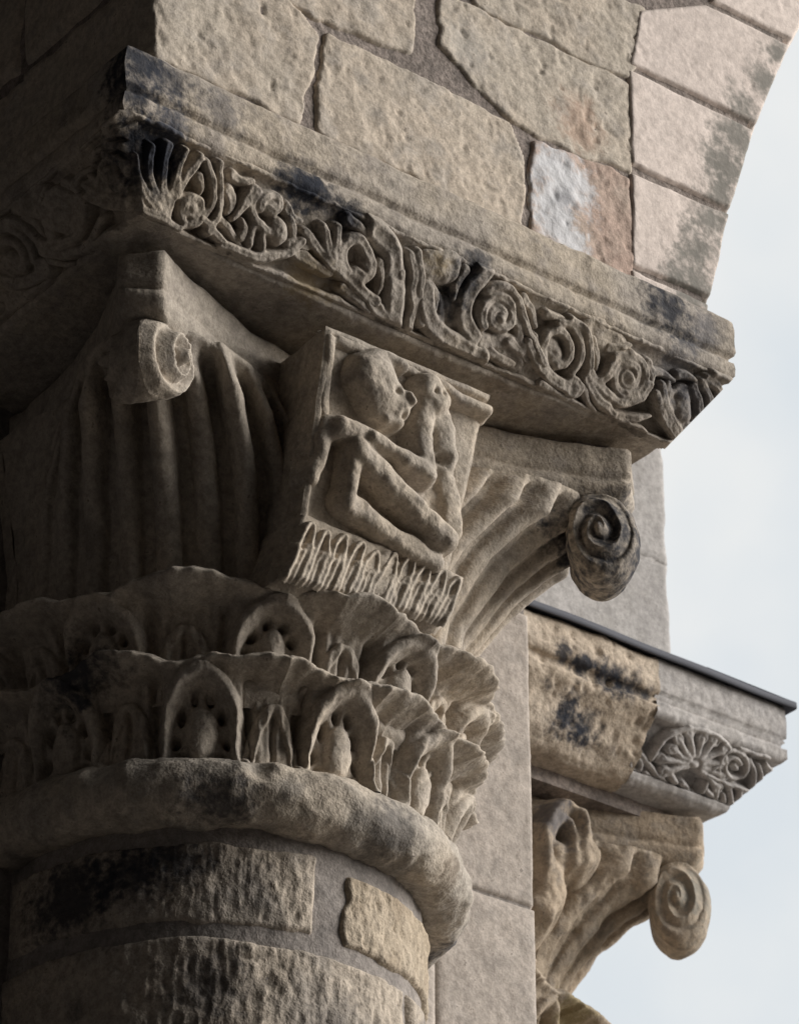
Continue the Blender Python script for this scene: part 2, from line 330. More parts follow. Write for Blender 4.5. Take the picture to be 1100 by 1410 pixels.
def volute(parent, mat, ax, az, seed, a=.050, b=.077, cr=.557, cz=.605, w0=.026, flare=.36, amp=.013):
    ph = np.linspace(0, 2*np.pi, 97)[:-1]
    rho = np.concatenate([np.linspace(0.01, .93, 40), [.965, .99, 1.0]]); side = np.concatenate([np.ones(43), np.linspace(.8, -.8, 9), -np.ones(43)])
    rh = np.concatenate([rho, np.ones(9), rho[::-1]])
    PHI, RH = np.meshgrid(ph, rh, indexing='ij'); SD = np.broadcast_to(side, RH.shape)
    r = cr+a*RH*np.cos(PHI); z = cz+b*RH*np.sin(PHI)
    wid = w0+np.clip(cr+a-r, 0, 1)*flare
    # spiral: height against a winding phase
    q = RH*2.4-PHI/(2*np.pi)+.2
    hgt = amp*(np.abs(((q % 1)*2-1))**.8*-1+.45)*sstep(.92, .70, RH)*sstep(.05, .2, RH)+amp*1.0*np.exp(-(RH/.2)**2)
    edge = -.012*sstep(.90, 1.0, RH)-.018*np.clip((RH-.45)/.55, 0, 1)**2+.004
    c = np.where(np.abs(SD) == 1, SD*(wid+hgt+edge), SD*(wid-.026))
    dx, dy = math.cos(az), math.sin(az)
    P = np.stack([ax[0]+r*dx-c*dy, ax[1]+r*dy+c*dx, z], -1)
    P = P+.0028*vecnoise(P, 30, 3, seed)
    return grid_obj('volute', P, mat, parent, wrap=True)
def abacus(parent, mat, ax, seed, s=.443, c=.040, dip=.105):
    pts = []
    for k in range(4):
        x = np.linspace(-s+c, s-c, 90); y = -s+dip*(1-(x/(s-c))**2)
        rot = k*math.pi/2; seg = np.stack([x*math.cos(rot)-y*math.sin(rot), x*math.sin(rot)+y*math.cos(rot)], -1); pts.append(seg)
        cx = np.linspace(s-c, s, 6)[1:-1]; cy = np.linspace(-s, -s+c, 6)[1:-1]
        pts.append(np.stack([cx*math.cos(rot)-cy*math.sin(rot), cx*math.sin(rot)+cy*math.cos(rot)], -1))
    O = np.concatenate(pts)
    prof = [(-.12, .752), (-.02, .752), (-.004, .751), (0, .745), (0, .73), (0, .712), (-.001, .705), (-.007, .701), (-.007, .697), (-.001, .693), (-.002, .682), (-.012, .668), (-.030, .658), (-.06, .655), (-.10, .655)]
    rr = np.linalg.norm(O, axis=1, keepdims=True); D = O/rr
    P = np.stack([np.concatenate([ax+O+D*off, np.full((len(O), 1), z)], 1) for off, z in prof], 1)
    P = P+.0028*vecnoise(P, 20, 4, seed)
    return grid_obj('abacus', P, mat, parent, wrap=True)
def lathe(name, ax, prof, mat, parent, seed, amp=.002, n=180, sc=25):
    th = np.linspace(0, 2*np.pi, n+1)[:-1]; pr_ = np.asarray(prof)
    if name == 'astragal': pr_ = smooth_pts(pr_, 2)
    P = np.stack([polar(ax, th, np.full(n, r), np.full(n, z)) for r, z in pr_], 1)
    P = P+amp*vecnoise(P, sc, 4, seed)
    return grid_obj(name, P, mat, parent, wrap=True)
ARCH = [(-.055, -.02), (-.055, .03), (-.046, .066), (-.026, .094), (0, .108), (.026, .094), (.046, .066), (.055, .03), (.055, -.02)]
INNER = [([(0, .0), (0, .035), (0, .066)], .0125, .013, .6), ([(-.033, -.01), (-.031, .025), (-.022, .05)], .009, .011, .5), ([(.033, -.01), (.031, .025), (.022, .05)], .009, .011, .5)]
def collar(parent, mat, ax, z0, z1, r0, rrim, tip, leaves, lobes, seed, name, kx=1.0, base=CAMDIR, vis=.006):
    ev = sorted([(d, 'leaf') for d in leaves]+[(d, 'lobe') for d in lobes])
    bounds = [ev[0][0]-14]+[(ev[i][0]+ev[i+1][0])/2 for i in range(len(ev)-1)]+[ev[-1][0]+14]
    for i, (dc, kind) in enumerate(ev):
        lo, hi = bounds[i], bounds[i+1]
        a = np.linspace(lo, hi, max(20, int((hi-lo)*4.2))); v = np.concatenate([np.linspace(0, 1, 74), [1.03, 1.05, 1.06, 1.06]])
        A, V = np.meshgrid(a, v, indexing='ij')
        g = sum(np.exp(-((A-d)/9.5)**2) for d in leaves); gl = sum(np.exp(-((A-d)/8.0)**2) for d in lobes)
        rimn = fbm(np.stack([A*.09, A*0+seed, A*0], -1), 1, 3, seed)
        cus = np.abs(np.sin(np.radians(A-leaves[0])*16)); ztop = z1+.004*g-.003*gl+.007*rimn+.005*(cus**.6-.6)
        rt = rrim+tip*g-.006*gl+.006*fbm(np.stack([A*.13, A*0, A*0+seed], -1), 1, 2, seed+1)
        vv = np.clip(V, 0, 1)
        z = z0+(ztop-z0)*vv
        rf = r0+(rrim-.020-r0)*(.55*vv+.45*vv**3)                # face under the rim
        pl = sum(sstep(11.0, 8.0, np.abs(A-d)) for d in lobes)      # proud shields
        val = sum(np.exp(-((np.abs(A-d)-10.2)/1.5)**2) for d in lobes)
        r = rf+(.009*pl-.020*val-.012*g*np.sin(np.pi*vv))*sstep(.0, .12, vv)
        lipk = sstep(.885-.14*np.clip(g, 0, 1), .96, vv)
        r = r*(1-lipk)+(rt+.002)*lipk
        # lip: rounded rim, then back in to the bell
        r = r-.008*sstep(.95, 1.0, vv)+.0022*lipk*fbm(np.stack([A*.30, vv*1.5, A*0+seed], -1), 1, 3, seed+6)+.0012*lipk*np.cos(np.radians(A)*95)
        z = np.where(V > 1.0, z+(V-1)*.12, z); r = np.where(V > 1.02, rt-.02-(V-1.03)*1.6, r)
        h = np.zeros_like(A)
        for d in lobes:
            u = np.radians(A-d)*r0*1.05; wv = (z-z0)-vis
            k = (z1-z0-vis-.014)/.112
            pts = [(p[0]*kx, p[1]*k) for p in ARCH]
            ins = poly_sd(u, wv, pts); q1 = u/kx; q2 = wv/k
            q1 = q1+.003*fbm2(u, wv, 60, 2, seed); q2 = q2+.003*fbm2(u, wv, 60, 2, seed+4)
            dl, _ = seg_dist(u, wv, smooth_pts(pts))
            hh = .016*np.sqrt(np.clip(1-(dl/.0125)**2, 0, 1))*sstep(-.014, .0, wv+.014)
            hh = hh+np.where(ins > 0, -.008*sstep(0, .012, ins), 0)
            mid = ((q1/.021)**2+((q2-.034)/.040)**2); hh = hh+.014*np.sqrt(np.clip(1-mid, 0, 1))
            for ex, ez, er, dp in ((-.027, .060, .0065, .026), (.027, .060, .0065, .026), (-.035, .028, .0065, .026), (.035, .028, .0065, .026), (-.026, .002, .007, .024), (.026, .002, .007, .024), (-.010, .081, .0055, .022), (.010, .081, .0055, .022)):
                hh = hh-dp*np.exp(-(((q1-ex)**2+((q2-ez)*.75)**2)/er**2)**1.5)
            h = h+hh
        for d in leaves:
            for f in (-9, -5.5, -2, 2, 5.5, 9):
                cc = d+f*(.45+.55*vv)
                h = h+.004*np.exp(-((A-cc)/1.0)**2)*sstep(.05, .2, vv)*sstep(.86, .74, vv)
        for d in leaves:
            u = np.radians(A-d)*r0*1.05; wv = (z-z0)-vis; k = (z1-z0-vis-.03)/.112
            og = [(-.034, -.03), (-.030, .03*k), (-.014, .075*k), (0, .092*k), (.014, .075*k), (.030, .03*k), (.034, -.03)]
            dl, _ = seg_dist(u, wv, smooth_pts(og)); ins = poly_sd(u, wv, og)
            h = h+.011*np.sqrt(np.clip(1-(dl/.008)**2, 0, 1))+.007*sstep(0, .01, ins)-.006*np.exp(-(u/.004)**2)*sstep(0, .01, ins)
        r = r+h
        P = polar(ax, base+np.radians(A), r, z)
        P = P+.0019*vecnoise(P, 38, 3, seed)
        o = grid_obj('leaf' if kind == 'leaf' else 'leaf_lobe', P, mat, parent)
AX = np.array([0.0, 0.0])
cap = thing('carved_capital', 'large carved leafy capital with corner scrolls and crouching figure, on the round column', 'capital', (0, 0, .06), 'carved capitals')
lathe('astragal', AX, [(.285, .062), (.315, .058), (.335, .062), (.350, .072), (.3585, .088), (.361, .104), (.357, .121), (.347, .135), (.334, .143), (.318, .146), (.29, .147)], M_ast, cap, 21, .0042, 360, 34)
lathe('bell', AX, [(bell(z)-.004, z) for z in np.linspace(.13, .70, 30)], M_cap, cap, 22, .002)
collar(cap, M_cap, AX, .138, .276, .315, .374, .017, [-86, -52, -19, 14.5, 45.5, 76, 108], [-69, -35, -2, 31, 60, 92], 31, 'lower', .96)
collar(cap, M_cap, AX, .225, .370, .322, .398, .020, [-76, -41, -6, 30, 63, 97], [-58, -24, 13, 46.5, 80], 41, 'upper', .98, vis=.045)
CORN = [R_(225), R_(315), R_(135)]
for k, az in enumerate(CORN):
    stalk(cap, M_cap, AX, az, 50+k, 4.6 if k == 0 else 5.2, .008, 0.0, .42 if k == 0 else .80)
volute(cap, M_cap, AX, CORN[0], 61, a=.046, b=.058, cr=.552, cz=.612, w0=.024, amp=.018)
volute(cap, M_cap, AX, CORN[1], 62, a=.052, b=.070, cr=.555, cz=.608, w0=.03)
volute(cap, M_cap, AX, CORN[2], 63)
abacus(cap, M_cap, AX, 71)

# figure panel on the front of the capital
PT0 = np.array([-.011, -.470, .722]); PB0 = np.array([-.015, -.408, .470])      # panel plane: centre top, centre bottom
pv_ = PB0-PT0; pv_[0] = 0; PL = np.linalg.norm(pv_); pv_ /= PL
pn_ = np.cross((1, 0, 0), pv_); pn_ = pn_ if pn_[1] < 0 else -pn_
def pp(x, y):
    q = at(x, y, PT0, pn_)-PT0; return (q[0], np.dot(q, pv_))
pano = np.array([PT0[0], PT0[1], PT0[2]])
def pmap(U, V, H): return pano+U[..., None]*np.array([1.0, 0, 0])+V[..., None]*pv_+H[..., None]*pn_
bl = [pp(450, 458), pp(675, 560), pp(625, 790), pp(418, 700)]
fp = None
pc = np.array(bl); U0, U1 = pc[:, 0].min(), pc[:, 0].max()
V0, V1 = 0.0, PL+.008
# block: front grid + sides going back to the bell
U, V = np.meshgrid(np.linspace(0, 1, 90), np.linspace(V0, V1, 90), indexing='ij')
lu = np.interp(V, [0, PL], [bl[0][0], bl[3][0]]); ru = np.interp(V, [0, PL], [bl[1][0], bl[2][0]])
UU = lu+(ru-lu)*U; ed = np.minimum(np.minimum(U, 1-U)*.26, np.minimum(V, V1-V+.02))
Hh = -.004*sstep(.008, 0, ed)+.0015*fbm2(UU, V, 30, 3, 5)-.010*sstep(.006, .016, np.minimum(U*.26, V))*1.0
front = pmap(UU, V, Hh)
def ring(P): return np.concatenate([P[:, 0], P[-1, 1:], P[-2::-1, -1], P[0, -2:0:-1]], 0)
e = ring(front); back = e.copy(); back[:, 1] = -.27; back[:, 0] = back[:, 0]*.92
ts = np.linspace(0, 1, 16); sideP = np.stack([e*(1-t)+back*t for t in ts], 1); sideP[:, 1:] += .003*vecnoise(sideP[:, 1:], 24, 3, 8)
fpan = grid_obj('figure_panel', front, M_cap, cap)
grid_obj('panel_side', sideP, M_cap, fpan, wrap=True)
def px(l): return [pp(*q) for q in l]
s_px = 1/1010.0
frame = [(px([(457, 464), (453, 515), (448, 566)]), 7*s_px, .004), (px([(470, 466), (505, 482), (548, 500), (575, 512)]), 7*s_px, .003), (px([(588, 520), (628, 548), (668, 566)]), 11*s_px, .016)]
fig = [(px([(515, 600), (560, 640), (600, 690)]), 40*s_px, .007), (px([(545, 560), (575, 600)]), 30*s_px, .008),
       (px([(508, 520), (522, 548)]), 38*s_px, .040), (px([(530, 552), (541, 568)]), 22*s_px, .036), (px([(548, 548), (553, 562)]), 9*s_px, .041), (px([(524, 580), (540, 586)]), 13*s_px, .034), (px([(492, 500), (525, 492), (546, 504)]), 15*s_px, .028),
       (px([(462, 590), (482, 597), (503, 606)]), 19*s_px, .034), (px([(500, 606), (540, 633), (577, 654)]), 16*s_px, .044), (px([(580, 560), (574, 600), (580, 654)]), 21*s_px, .031),
       (px([(582, 536), (594, 552)]), 25*s_px, .037), (px([(604, 580), (612, 610), (606, 640)]), 24*s_px, .024), (px([(606, 650), (620, 690), (622, 730)]), 20*s_px, .018),
       (px([(486, 626), (542, 686), (603, 746)]), 25*s_px, .042, .10), (px([(472, 690), (530, 738), (592, 776)]), 21*s_px, .030, .12), (px([(482, 606), (476, 650), (470, 694)]), 16*s_px, .033), (px([(450, 580), (444, 625), (430, 658)]), 13*s_px, .018)]
def relief_patch(name, strokes, mapf, mat, parent, step=.002, wob=.0015, seed=1, rough=.0012, clip=-.004, groove=True, label=None, lim=None, ground=0, margin=0.0, pw=2.2, blur=3, dents=()):
    allp = np.concatenate([np.asarray(s[0]) for s in strokes]); mw = max(s[1] for s in strokes)
    lo = allp.min(0)-mw-.006-margin; hi = allp.max(0)+mw+.006+margin
    nu, nv = int((hi[0]-lo[0])/step)+2, int((hi[1]-lo[1])/step)+2
    U, V = np.meshgrid(np.linspace(lo[0], hi[0], nu), np.linspace(lo[1], hi[1], nv), indexing='ij')
    H = carve(U, V, strokes, wob, seed, groove, pw)
    for _ in range(blur): H = (H+np.roll(H, 1, 0)+np.roll(H, -1, 0)+np.roll(H, 1, 1)+np.roll(H, -1, 1))/5
    H = H+rough*fbm2(U, V, 70, 3, seed)+rough*1.5*fbm2(U, V, 22, 2, seed+1)
    for (pu, pv2), dr, dd in dents: H = H-dd*np.exp(-((U-pu)**2+(V-pv2)**2)/dr**2)
    if lim is not None: H = np.minimum(H, lim(U, V))
    keep = H > clip
    return grid_obj(name, mapf(U, V, np.maximum(H, clip-.004)+ground), mat, parent, keep=keep, label=label)
relief_patch('panel_frame', frame, pmap, M_cap, fpan, wob=.002, seed=81, clip=-.014, groove=False, ground=-.003)
relief_patch('figure', fig, pmap, M_cap, fpan, step=.0018, wob=.003, seed=82, clip=-.014, groove=False, ground=-.010, pw=2.8, rough=.0016, blur=3, dents=[(pp(533, 543), .006, .010), (pp(544, 577), .005, .009), (pp(586, 543), .004, .006), (pp(598, 546), .004, .006), (pp(559, 532), .008, .010), (pp(548, 606), .009, .016), (pp(602, 634), .009, .016)], label='carved crouching figures with bent legs and folded arm')
# scalloped fringe under the panel
FY = -.388
def fp_(x, y): q = atY(x, y, FY); return (q[0], q[2])
fq = [fp_(408, 712), fp_(632, 800), fp_(606, 862), fp_(384, 796)]
def frmap(U, V, H): return np.stack([U, FY-H-(V-.36)*.10, V], -1)
fo = stone([fq[3], fq[2], fq[1], fq[0]], frmap, M_cap, cap, depth=.012, edge=.012, step=.003, wob=.004, name='fringe_block')
e0 = np.array([(fq[3][0], FY, fq[3][1]), (fq[2][0], FY, fq[2][1]), (fq[1][0], FY-.008, fq[1][1]), (fq[0][0], FY-.008, fq[0][1])]); b0 = e0.copy(); b0[:, 1] = -.26
ev_ = np.concatenate([e0, b0]); mesh_obj('fringe_back', ev_, [(0, 1, 5, 4), (1, 2, 6, 5), (2, 3, 7, 6), (3, 0, 4, 7)], M_cap, fo, smooth=False)
stk = []; rs = random.Random(4); nf = 10
for i in range(nf):
    f0 = (i+.15)/nf; f1 = (i+.85)/nf; tj = .86+.16*rs.random()
    def q(f, t): 
        lo_ = np.array(fq[3])*(1-f)+np.array(fq[2])*f; hi_ = np.array(fq[0])*(1-f)+np.array(fq[1])*f; return tuple(lo_*(1-t)+hi_*t)
    fm = (f0+f1)/2
    stk.append(([q(f0, .0), q(f0, tj*.70), q(fm, tj), q(f1, tj*.70), q(f1, .0)], .0040, .008))
    stk.append(([q(fm, .0), q(fm, tj*.42), q(fm+.012, tj*.55)], .0030, .006))
    if i % 2 == 0: stk.append(([q(f0-.02, .45), q(fm, .38), q(f1+.02, .46)], .0026, .006))
relief_patch('fringe', stk, frmap, M_cap, fo, step=.0016, wob=.0025, seed=83, groove=False, ground=.010)

# ================================================================== impost over the capital
def impost_body(parent, mat, ax, prof, seed, amp=.0024, half=(1, 1), nu=330, sides=(0, 1, 2, 3), ulim=None, sag=0.0, joint=0.0):
    # dense profile
    pr2 = [prof[0]]
    for a, b in zip(prof[:-1], prof[1:]):
        n = max(1, int(math.hypot(b[0]-a[0], b[1]-a[1])/.004))
        for i in range(1, n+1): pr2.append((a[0]+(b[0]-a[0])*i/n, a[1]+(b[1]-a[1])*i/n))
    pr2 = np.array(pr2)
    for k in sides:
        u = np.linspace(-1, 1, nu if k in (0, 3) else 60)
        if ulim and k == 0: u = np.linspace(ulim[0], ulim[1], nu)
        U, S = np.meshgrid(u, pr2[:, 0], indexing='ij'); Z = np.broadcast_to(pr2[:, 1], U.shape)
        x = U*S
        if ulim and k == 0:
            t_ = (U-ulim[0])/(ulim[1]-ulim[0]); xj = joint
            x = xj+(S-xj)*t_ if ulim[1] == 1.0 else -S+(xj+S)*t_
        y = -S; rot = [0, 1, 2, -1][k]*math.pi/2
        X = ax[0]+x*math.cos(rot)-y*math.sin(rot); Y = ax[1]+x*math.sin(rot)+y*math.cos(rot)
        P = np.stack([X, Y, Z+sag*(U**2)*sstep(.86, .77, Z)], -1)
        edge = sstep(.93, 1.0, np.abs(U))*0
        P = P+amp*vecnoise(P, 16, 4, seed)+.004*vecnoise(P, 60, 2, seed+5)*(.25)
        # worn corners
        cr_ = np.abs(U); P[..., 0] -= 0
        yield k, P
IP = [(.42, .986), (.500, .984), (.524, .980), (.531, .972), (.533, .955), (.533, .918), (.531, .912), (.525, .909), (.525, .905), (.530, .901), (.531, .892), (.530, .880), (.524, .872), (.514, .868), (.458, .783), (.456, .775), (.460, .768), (.456, .762), (.44, .760), (.30, .758)]
imp = thing('impost_block', 'long carved impost slab with scrolling vine frieze, above the near capital', 'impost', (0, 0, .75), 'carved imposts')
for k, P in impost_body(imp, M_imp, AX, IP, 91, sag=.012): grid_obj('slab_face', P, M_imp, imp)
T, Z = np.meshgrid(np.linspace(0, 1, 140), np.linspace(.735, .772, 8), indexing='ij')
# recessed mortar bed between abacus and slab
for k in (0, 3):
    u = np.linspace(-1, 1, 160); U, Z = np.meshgrid(u, np.linspace(.735, .775, 10), indexing='ij')
    x = U*.40; y = -(.405-.085*(1-U**2))+.0*Z; rot = [0, 1, 2, -1][k]*math.pi/2
    P = np.stack([x*math.cos(rot)-y*math.sin(rot), x*math.sin(rot)+y*math.cos(rot), Z], -1); P += .008*vecnoise(P, 40, 3, 12+k)
    grid_obj('bed_mortar', P, M_mort, imp)
box_obj('core', (-.30, -.28, .74), (.30, .30, .985), M_mort, imp)
sv = np.cross(SLN, (1, 0, 0)); sv = sv if sv[2] < 0 else -sv
sl0 = np.array(SL0)
GR = .006     # the ground of the carving lies this far behind the slope's border
def sp(x, y): q = sl(x, y)-sl0; return (q[0], np.dot(q, sv))
def smap(U, V, H): return sl0+U[..., None]*np.array([1.0, 0, 0])+V[..., None]*sv+(H-GR)[..., None]*SLN
def S(l, wpx, h, tp=0): return ([sp(*q) for q in l], wpx*1.5/1010.0, h*.92, tp)
def spiral(cx, cy, r0_, r1_, a0, turns, n=26, asp=1.12): 
    return [(cx+(r0_+(r1_-r0_)*i/(n-1))*math.cos(a0+turns*2*math.pi*i/(n-1)), cy+asp*(r0_+(r1_-r0_)*i/(n-1))*math.sin(a0+turns*2*math.pi*i/(n-1))) for i in range(n)]
h1, h2 = .022, .017
motifs = [
 ('palmette', [S([(181, 250), (186, 276), (198, 292), (220, 302), (244, 312)], 5, h1), S([(224, 296), (200, 276), (186, 240), (184, 214)], 6, h1, .2), S([(224, 296), (208, 262), (200, 226), (206, 202)], 6, h1, .2), S([(225, 296), (222, 255), (223, 220), (230, 198)], 6, h1, .2), S([(226, 296), (236, 262), (242, 230), (252, 208)], 6, h1, .2), S([(240, 268), (252, 244), (266, 226), (274, 214)], 5, h1, .2),
   S(spiral(262, 284, 18, 4, 2.4, 1.4), 4.6, h1), S([(262, 283), (263, 287)], 6, h1), S([(282, 222), (291, 252), (289, 284), (274, 304), (252, 307)], 5, h1)]),
 ('vine_stem', [S([(299, 225), (301, 270), (297, 298), (282, 318)], 5, h1), S([(276, 300), (295, 326), (314, 346)], 5, h1), S([(300, 300), (316, 318), (330, 345)], 5, h2)]),
 ('vine_scroll', [S([(346, 262), (331, 284), (316, 300)], 7, h1, .3), S([(352, 262), (342, 280), (344, 298), (356, 312), (374, 322)], 5, h1), S(spiral(371, 282, 17, 6, 2.9, 1.0), 5, h1), S([(371, 281), (373, 285)], 8, h2), S([(379, 312), (380, 324)], 10, h1), S([(358, 308), (357, 342)], 4, h2), S([(346, 312), (340, 335)], 5, h2), S([(302, 338), (330, 350), (362, 355), (392, 348), (412, 332)], 6, h1), S([(398, 300), (402, 322), (395, 345)], 5, h2)]),
 ('vine_scroll', [S([(418, 318), (436, 342), (452, 366)], 6, h1), S([(440, 310), (448, 338), (456, 366)], 5, h1), S([(460, 312), (459, 340), (460, 368)], 6, h1), S([(458, 366), (478, 382), (496, 402), (512, 414)], 8, h1), S([(474, 372), (468, 348), (475, 332), (489, 326), (502, 342), (509, 360), (507, 376), (497, 383), (487, 374)], 7, h1), S([(503, 362), (504, 368)], 7, h2), S([(420, 340), (405, 335), (398, 345)], 5, h2)]),
 ('vine_trunk', [S([(515, 318), (536, 338), (542, 370), (541, 410), (538, 444)], 13, h1), S([(512, 300), (520, 330)], 7, h2), S([(508, 414), (520, 432), (530, 448)], 8, h1), S([(562, 348), (567, 375), (562, 402), (567, 424), (560, 452)], 5, h1), S([(573, 345), (577, 380), (573, 410), (577, 446)], 5, h1)]),
 ('leaf_cup', [S([(668, 370), (644, 400), (634, 432), (648, 462)], 11, h1), S([(582, 400), (583, 432), (600, 458), (628, 476), (658, 490)], 12, h1), S([(590, 366), (606, 368), (618, 366)], 16, h2), S([(616, 412), (622, 442)], 6, .008), S([(604, 405), (610, 440)], 4, .008)]),
 ('vine_scroll', [S(spiral(685, 434, 27, 5, 2.6, 1.75), 5.5, h1), S([(668, 400), (690, 392), (712, 408), (720, 435), (732, 470), (745, 500)], 5, h1), S([(702, 420), (712, 445), (716, 462)], 5, h2), S([(655, 470), (680, 472), (704, 468), (716, 478)], 9, h2), S([(684, 436), (685, 440)], 6, h1), S([(690, 486), (715, 500), (735, 512)], 14, .010)]),
 ('vine_scroll', [S([(790, 534), (764, 523), (749, 506), (742, 480), (748, 459), (764, 452), (779, 463), (784, 484), (777, 499), (766, 502)], 5.5, h1), S([(757, 478), (762, 488)], 11, h2), S([(766, 444), (788, 448), (797, 472), (796, 498), (784, 514)], 4.5, h1), S([(784, 440), (804, 452), (809, 482), (806, 512)], 5, h1), S([(723, 470), (733, 496), (748, 520), (775, 534)], 6, h1), S(spiral(786, 532, 11, 8, 0, 1.0), 4.5, h1), S([(735, 462), (740, 490), (748, 515)], 4, h2)]),
 ('vine_scroll', [S([(826, 522), (842, 498), (864, 487)], 7, h1), S(spiral(860, 518, 29, 5, -2.2, 2.0), 5.5, h1), S([(808, 512), (826, 538), (852, 556), (880, 548), (890, 528)], 6, h1), S([(804, 520), (816, 548), (842, 570)], 6, h1), S([(818, 452), (832, 470), (846, 474)], 16, .010), S([(860, 516), (861, 520)], 6, h1), S([(845, 570), (868, 590), (885, 597)], 6, h2)]),
 ('palmette', [S([(938, 550), (938, 570)], 12, h1), S(spiral(938, 560, 20, 20, 1.2, .9, 22, 1.4), 4, h2), S([(899, 540), (908, 572), (926, 600)], 5, h1), S([(908, 528), (914, 560), (930, 592)], 5, h1), S([(918, 524), (921, 545), (926, 570)], 4, h2), S([(952, 532), (964, 556), (958, 588)], 5, h1), S([(962, 526), (978, 548), (972, 576)], 5, h1), S([(970, 520), (990, 536), (986, 556)], 5, h1), S([(978, 515), (1000, 524)], 5, h1), S([(955, 600), (944, 594), (936, 598)], 5, h2)])]
motifs.append(('border', [([(-.462+.0231*i, .1235+.0015*math.sin(i*1.7)) for i in range(41)], .0062, .012, 0)]))
motifs.append(('border', [([(-.515+.0258*i, .004+.001*math.sin(i*2.3)) for i in range(41)], .0045, .007, 0)]))
motifs.append(('leaflet', [S(l, wq, .017, .5) for l, wq in (
  ([(272, 240), (277, 258), (272, 268)], 5),
  ([(312, 262), (318, 278), (310, 292)], 8), ([(320, 240), (334, 250), (348, 248)], 7), ([(330, 325), (336, 312), (330, 300)], 6), ([(392, 285), (400, 300), (410, 304)], 7), ([(398, 335), (408, 350), (424, 360)], 8),
  ([(415, 352), (432, 366), (452, 378)], 9), ([(470, 395), (486, 410), (505, 430)], 7), ([(478, 300), (492, 310), (506, 328)], 7), ([(520, 360), (524, 385), (518, 405)], 6), ([(550, 372), (554, 400), (550, 430)], 5),
  ([(590, 392), (600, 408), (596, 430)], 6), ([(640, 372), (626, 390), (622, 410)], 7), ([(720, 412), (732, 430), (736, 448)], 7), ([(700, 470), (716, 486), (722, 500)], 7), ([(668, 478), (684, 492), (704, 500)], 8),
  ([(752, 432), (768, 436), (780, 444)], 6), ([(742, 530), (760, 540), (780, 548)], 7), ([(815, 470), (822, 490), (818, 508)], 7), ([(800, 535), (806, 552), (818, 566)], 6), ([(836, 480), (850, 478), (866, 476)], 6),
  ([(888, 500), (896, 515), (893, 532)], 6), ([(846, 575), (868, 578), (890, 572)], 7), ([(900, 512), (914, 514), (926, 524)], 6), ([(934, 516), (948, 518), (958, 528)], 6), ([(940, 588), (952, 584), (962, 590)], 6))]))
limf = lambda U, V: np.minimum((.533-.5475*V-np.abs(U))*1.5, np.minimum((V+.006)*2, (.130-V)*1.5))
parts = []
for i, (nm, st) in enumerate(motifs):
    parts.append(relief_patch(nm, st, smap, M_imp, imp, step=.0016, wob=.0022, seed=100+i, clip=-.008, lim=limf, rough=.0018, blur=2))
for p in parts[5:-3]+parts[-2:]:                          # the vine runs on round the corner along the shaded side
    c = p.copy(); COL.objects.link(c); c.parent = imp; c.rotation_euler = (0, 0, -math.pi/2); ORG[c.name] = ORG[p.name]

# ================================================================== arch wall over the impost
WY = -.515
aw = thing('arch_wall', 'coursed limestone wall with pale voussoirs of an arch, above the near impost', 'wall', (0, -.1, .98))
ACX, ACZ, AR = 3.232, .366, 2.80
def arc(t, r=AR): return (ACX+r*math.cos(t), ACZ+r*math.sin(t))
ts_ = np.linspace(math.pi-.228, .228, 60)
outl = [(-.452, .978), (.36, .978)]+[arc(t, AR+.010) for t in ts_]+[(6.5, .98), (6.9, .98), (6.9, 4.2), (-.452, 4.2)]
n_ = len(outl); Vw = [(x, WY+.010, z) for x, z in outl]+[(x, .36, z) for x, z in outl]
mesh_obj('mortar', Vw, [tuple(range(n_)), tuple(range(2*n_-1, n_-1, -1))]+[(i, (i+1) % n_, n_+(i+1) % n_, n_+i) for i in range(n_)], M_mort, aw, smooth=False)
# rough mortar skin over the joints in view
U, V = np.meshgrid(np.linspace(-.449, .60, 260), np.linspace(.98, 1.7, 180), indexing='ij')
Hm = -.0015+.0025*fbm2(U, V, 40, 3, 7)
grid_obj('mortar_skin', fmap(WY+.010)(U, V, Hm), M_mort, aw, keep=(np.hypot(U-ACX, V-ACZ) > AR+.012))
wm = fmap(WY+.010)
def Wp(l): return [tuple(atY(x, y, WY)[[0, 2]]) for x, y in l]
wst = [
 (Wp([(221, -20), (300, -42), (398, 2), (434, 44), (426, 108), (414, 160), (330, 120), (222, 72)]), M_wall),
 (Wp([(458, 50), (520, 80), (572, 102), (640, 132), (704, 172), (722, 212), (716, 300), (722, 315), (560, 230), (446, 172), (448, 120)]), M_wall),
 (Wp([(742, 196), (800, 215), (869, 244), (871, 388), (800, 352), (738, 322)]), M_patch),
 (Wp([(616, -4), (648, 8), (702, 36), (815, 90), (866, 112), (869, 228), (800, 205), (742, 178), (698, 148), (664, 116), (640, 84), (612, 58)]), M_wall),
 (Wp([(405, -5), (440, -60), (572, -30), (566, 62), (520, 50), (442, 14)]), M_wall),
 (Wp([(665, -2), (670, -80), (890, 10), (880, 74), (866, 98), (815, 78), (702, 22)]), M_wall)]
for pl, mt in wst: stone(pl, wm, mt, aw, depth=.007, edge=.0045, step=.003, wob=.006, rough=.0018, rs=45, grow=.0085)
wv = [Wp([(886, 12), (975, 4), (1086, 58), (1041, 164), (872, 84)]), Wp([(870, 94), (1034, 172), (1003, 280), (873, 222)]), Wp([(873, 236), (1001, 290), (973, 400), (874, 361)]), Wp([(874, 371), (968, 410), (969, 420), (876, 394)]),
      Wp([(984, -2), (992, -80), (1160, -10), (1090, 48)])]
def snap(p):                                  # intrados corners lie on the arch circle
    d = math.hypot(p[0]-ACX, p[1]-ACZ)
    if d < AR+.03: k = (AR+.0)/d; return (ACX+(p[0]-ACX)*k, ACZ+(p[1]-ACZ)*k)
    return p
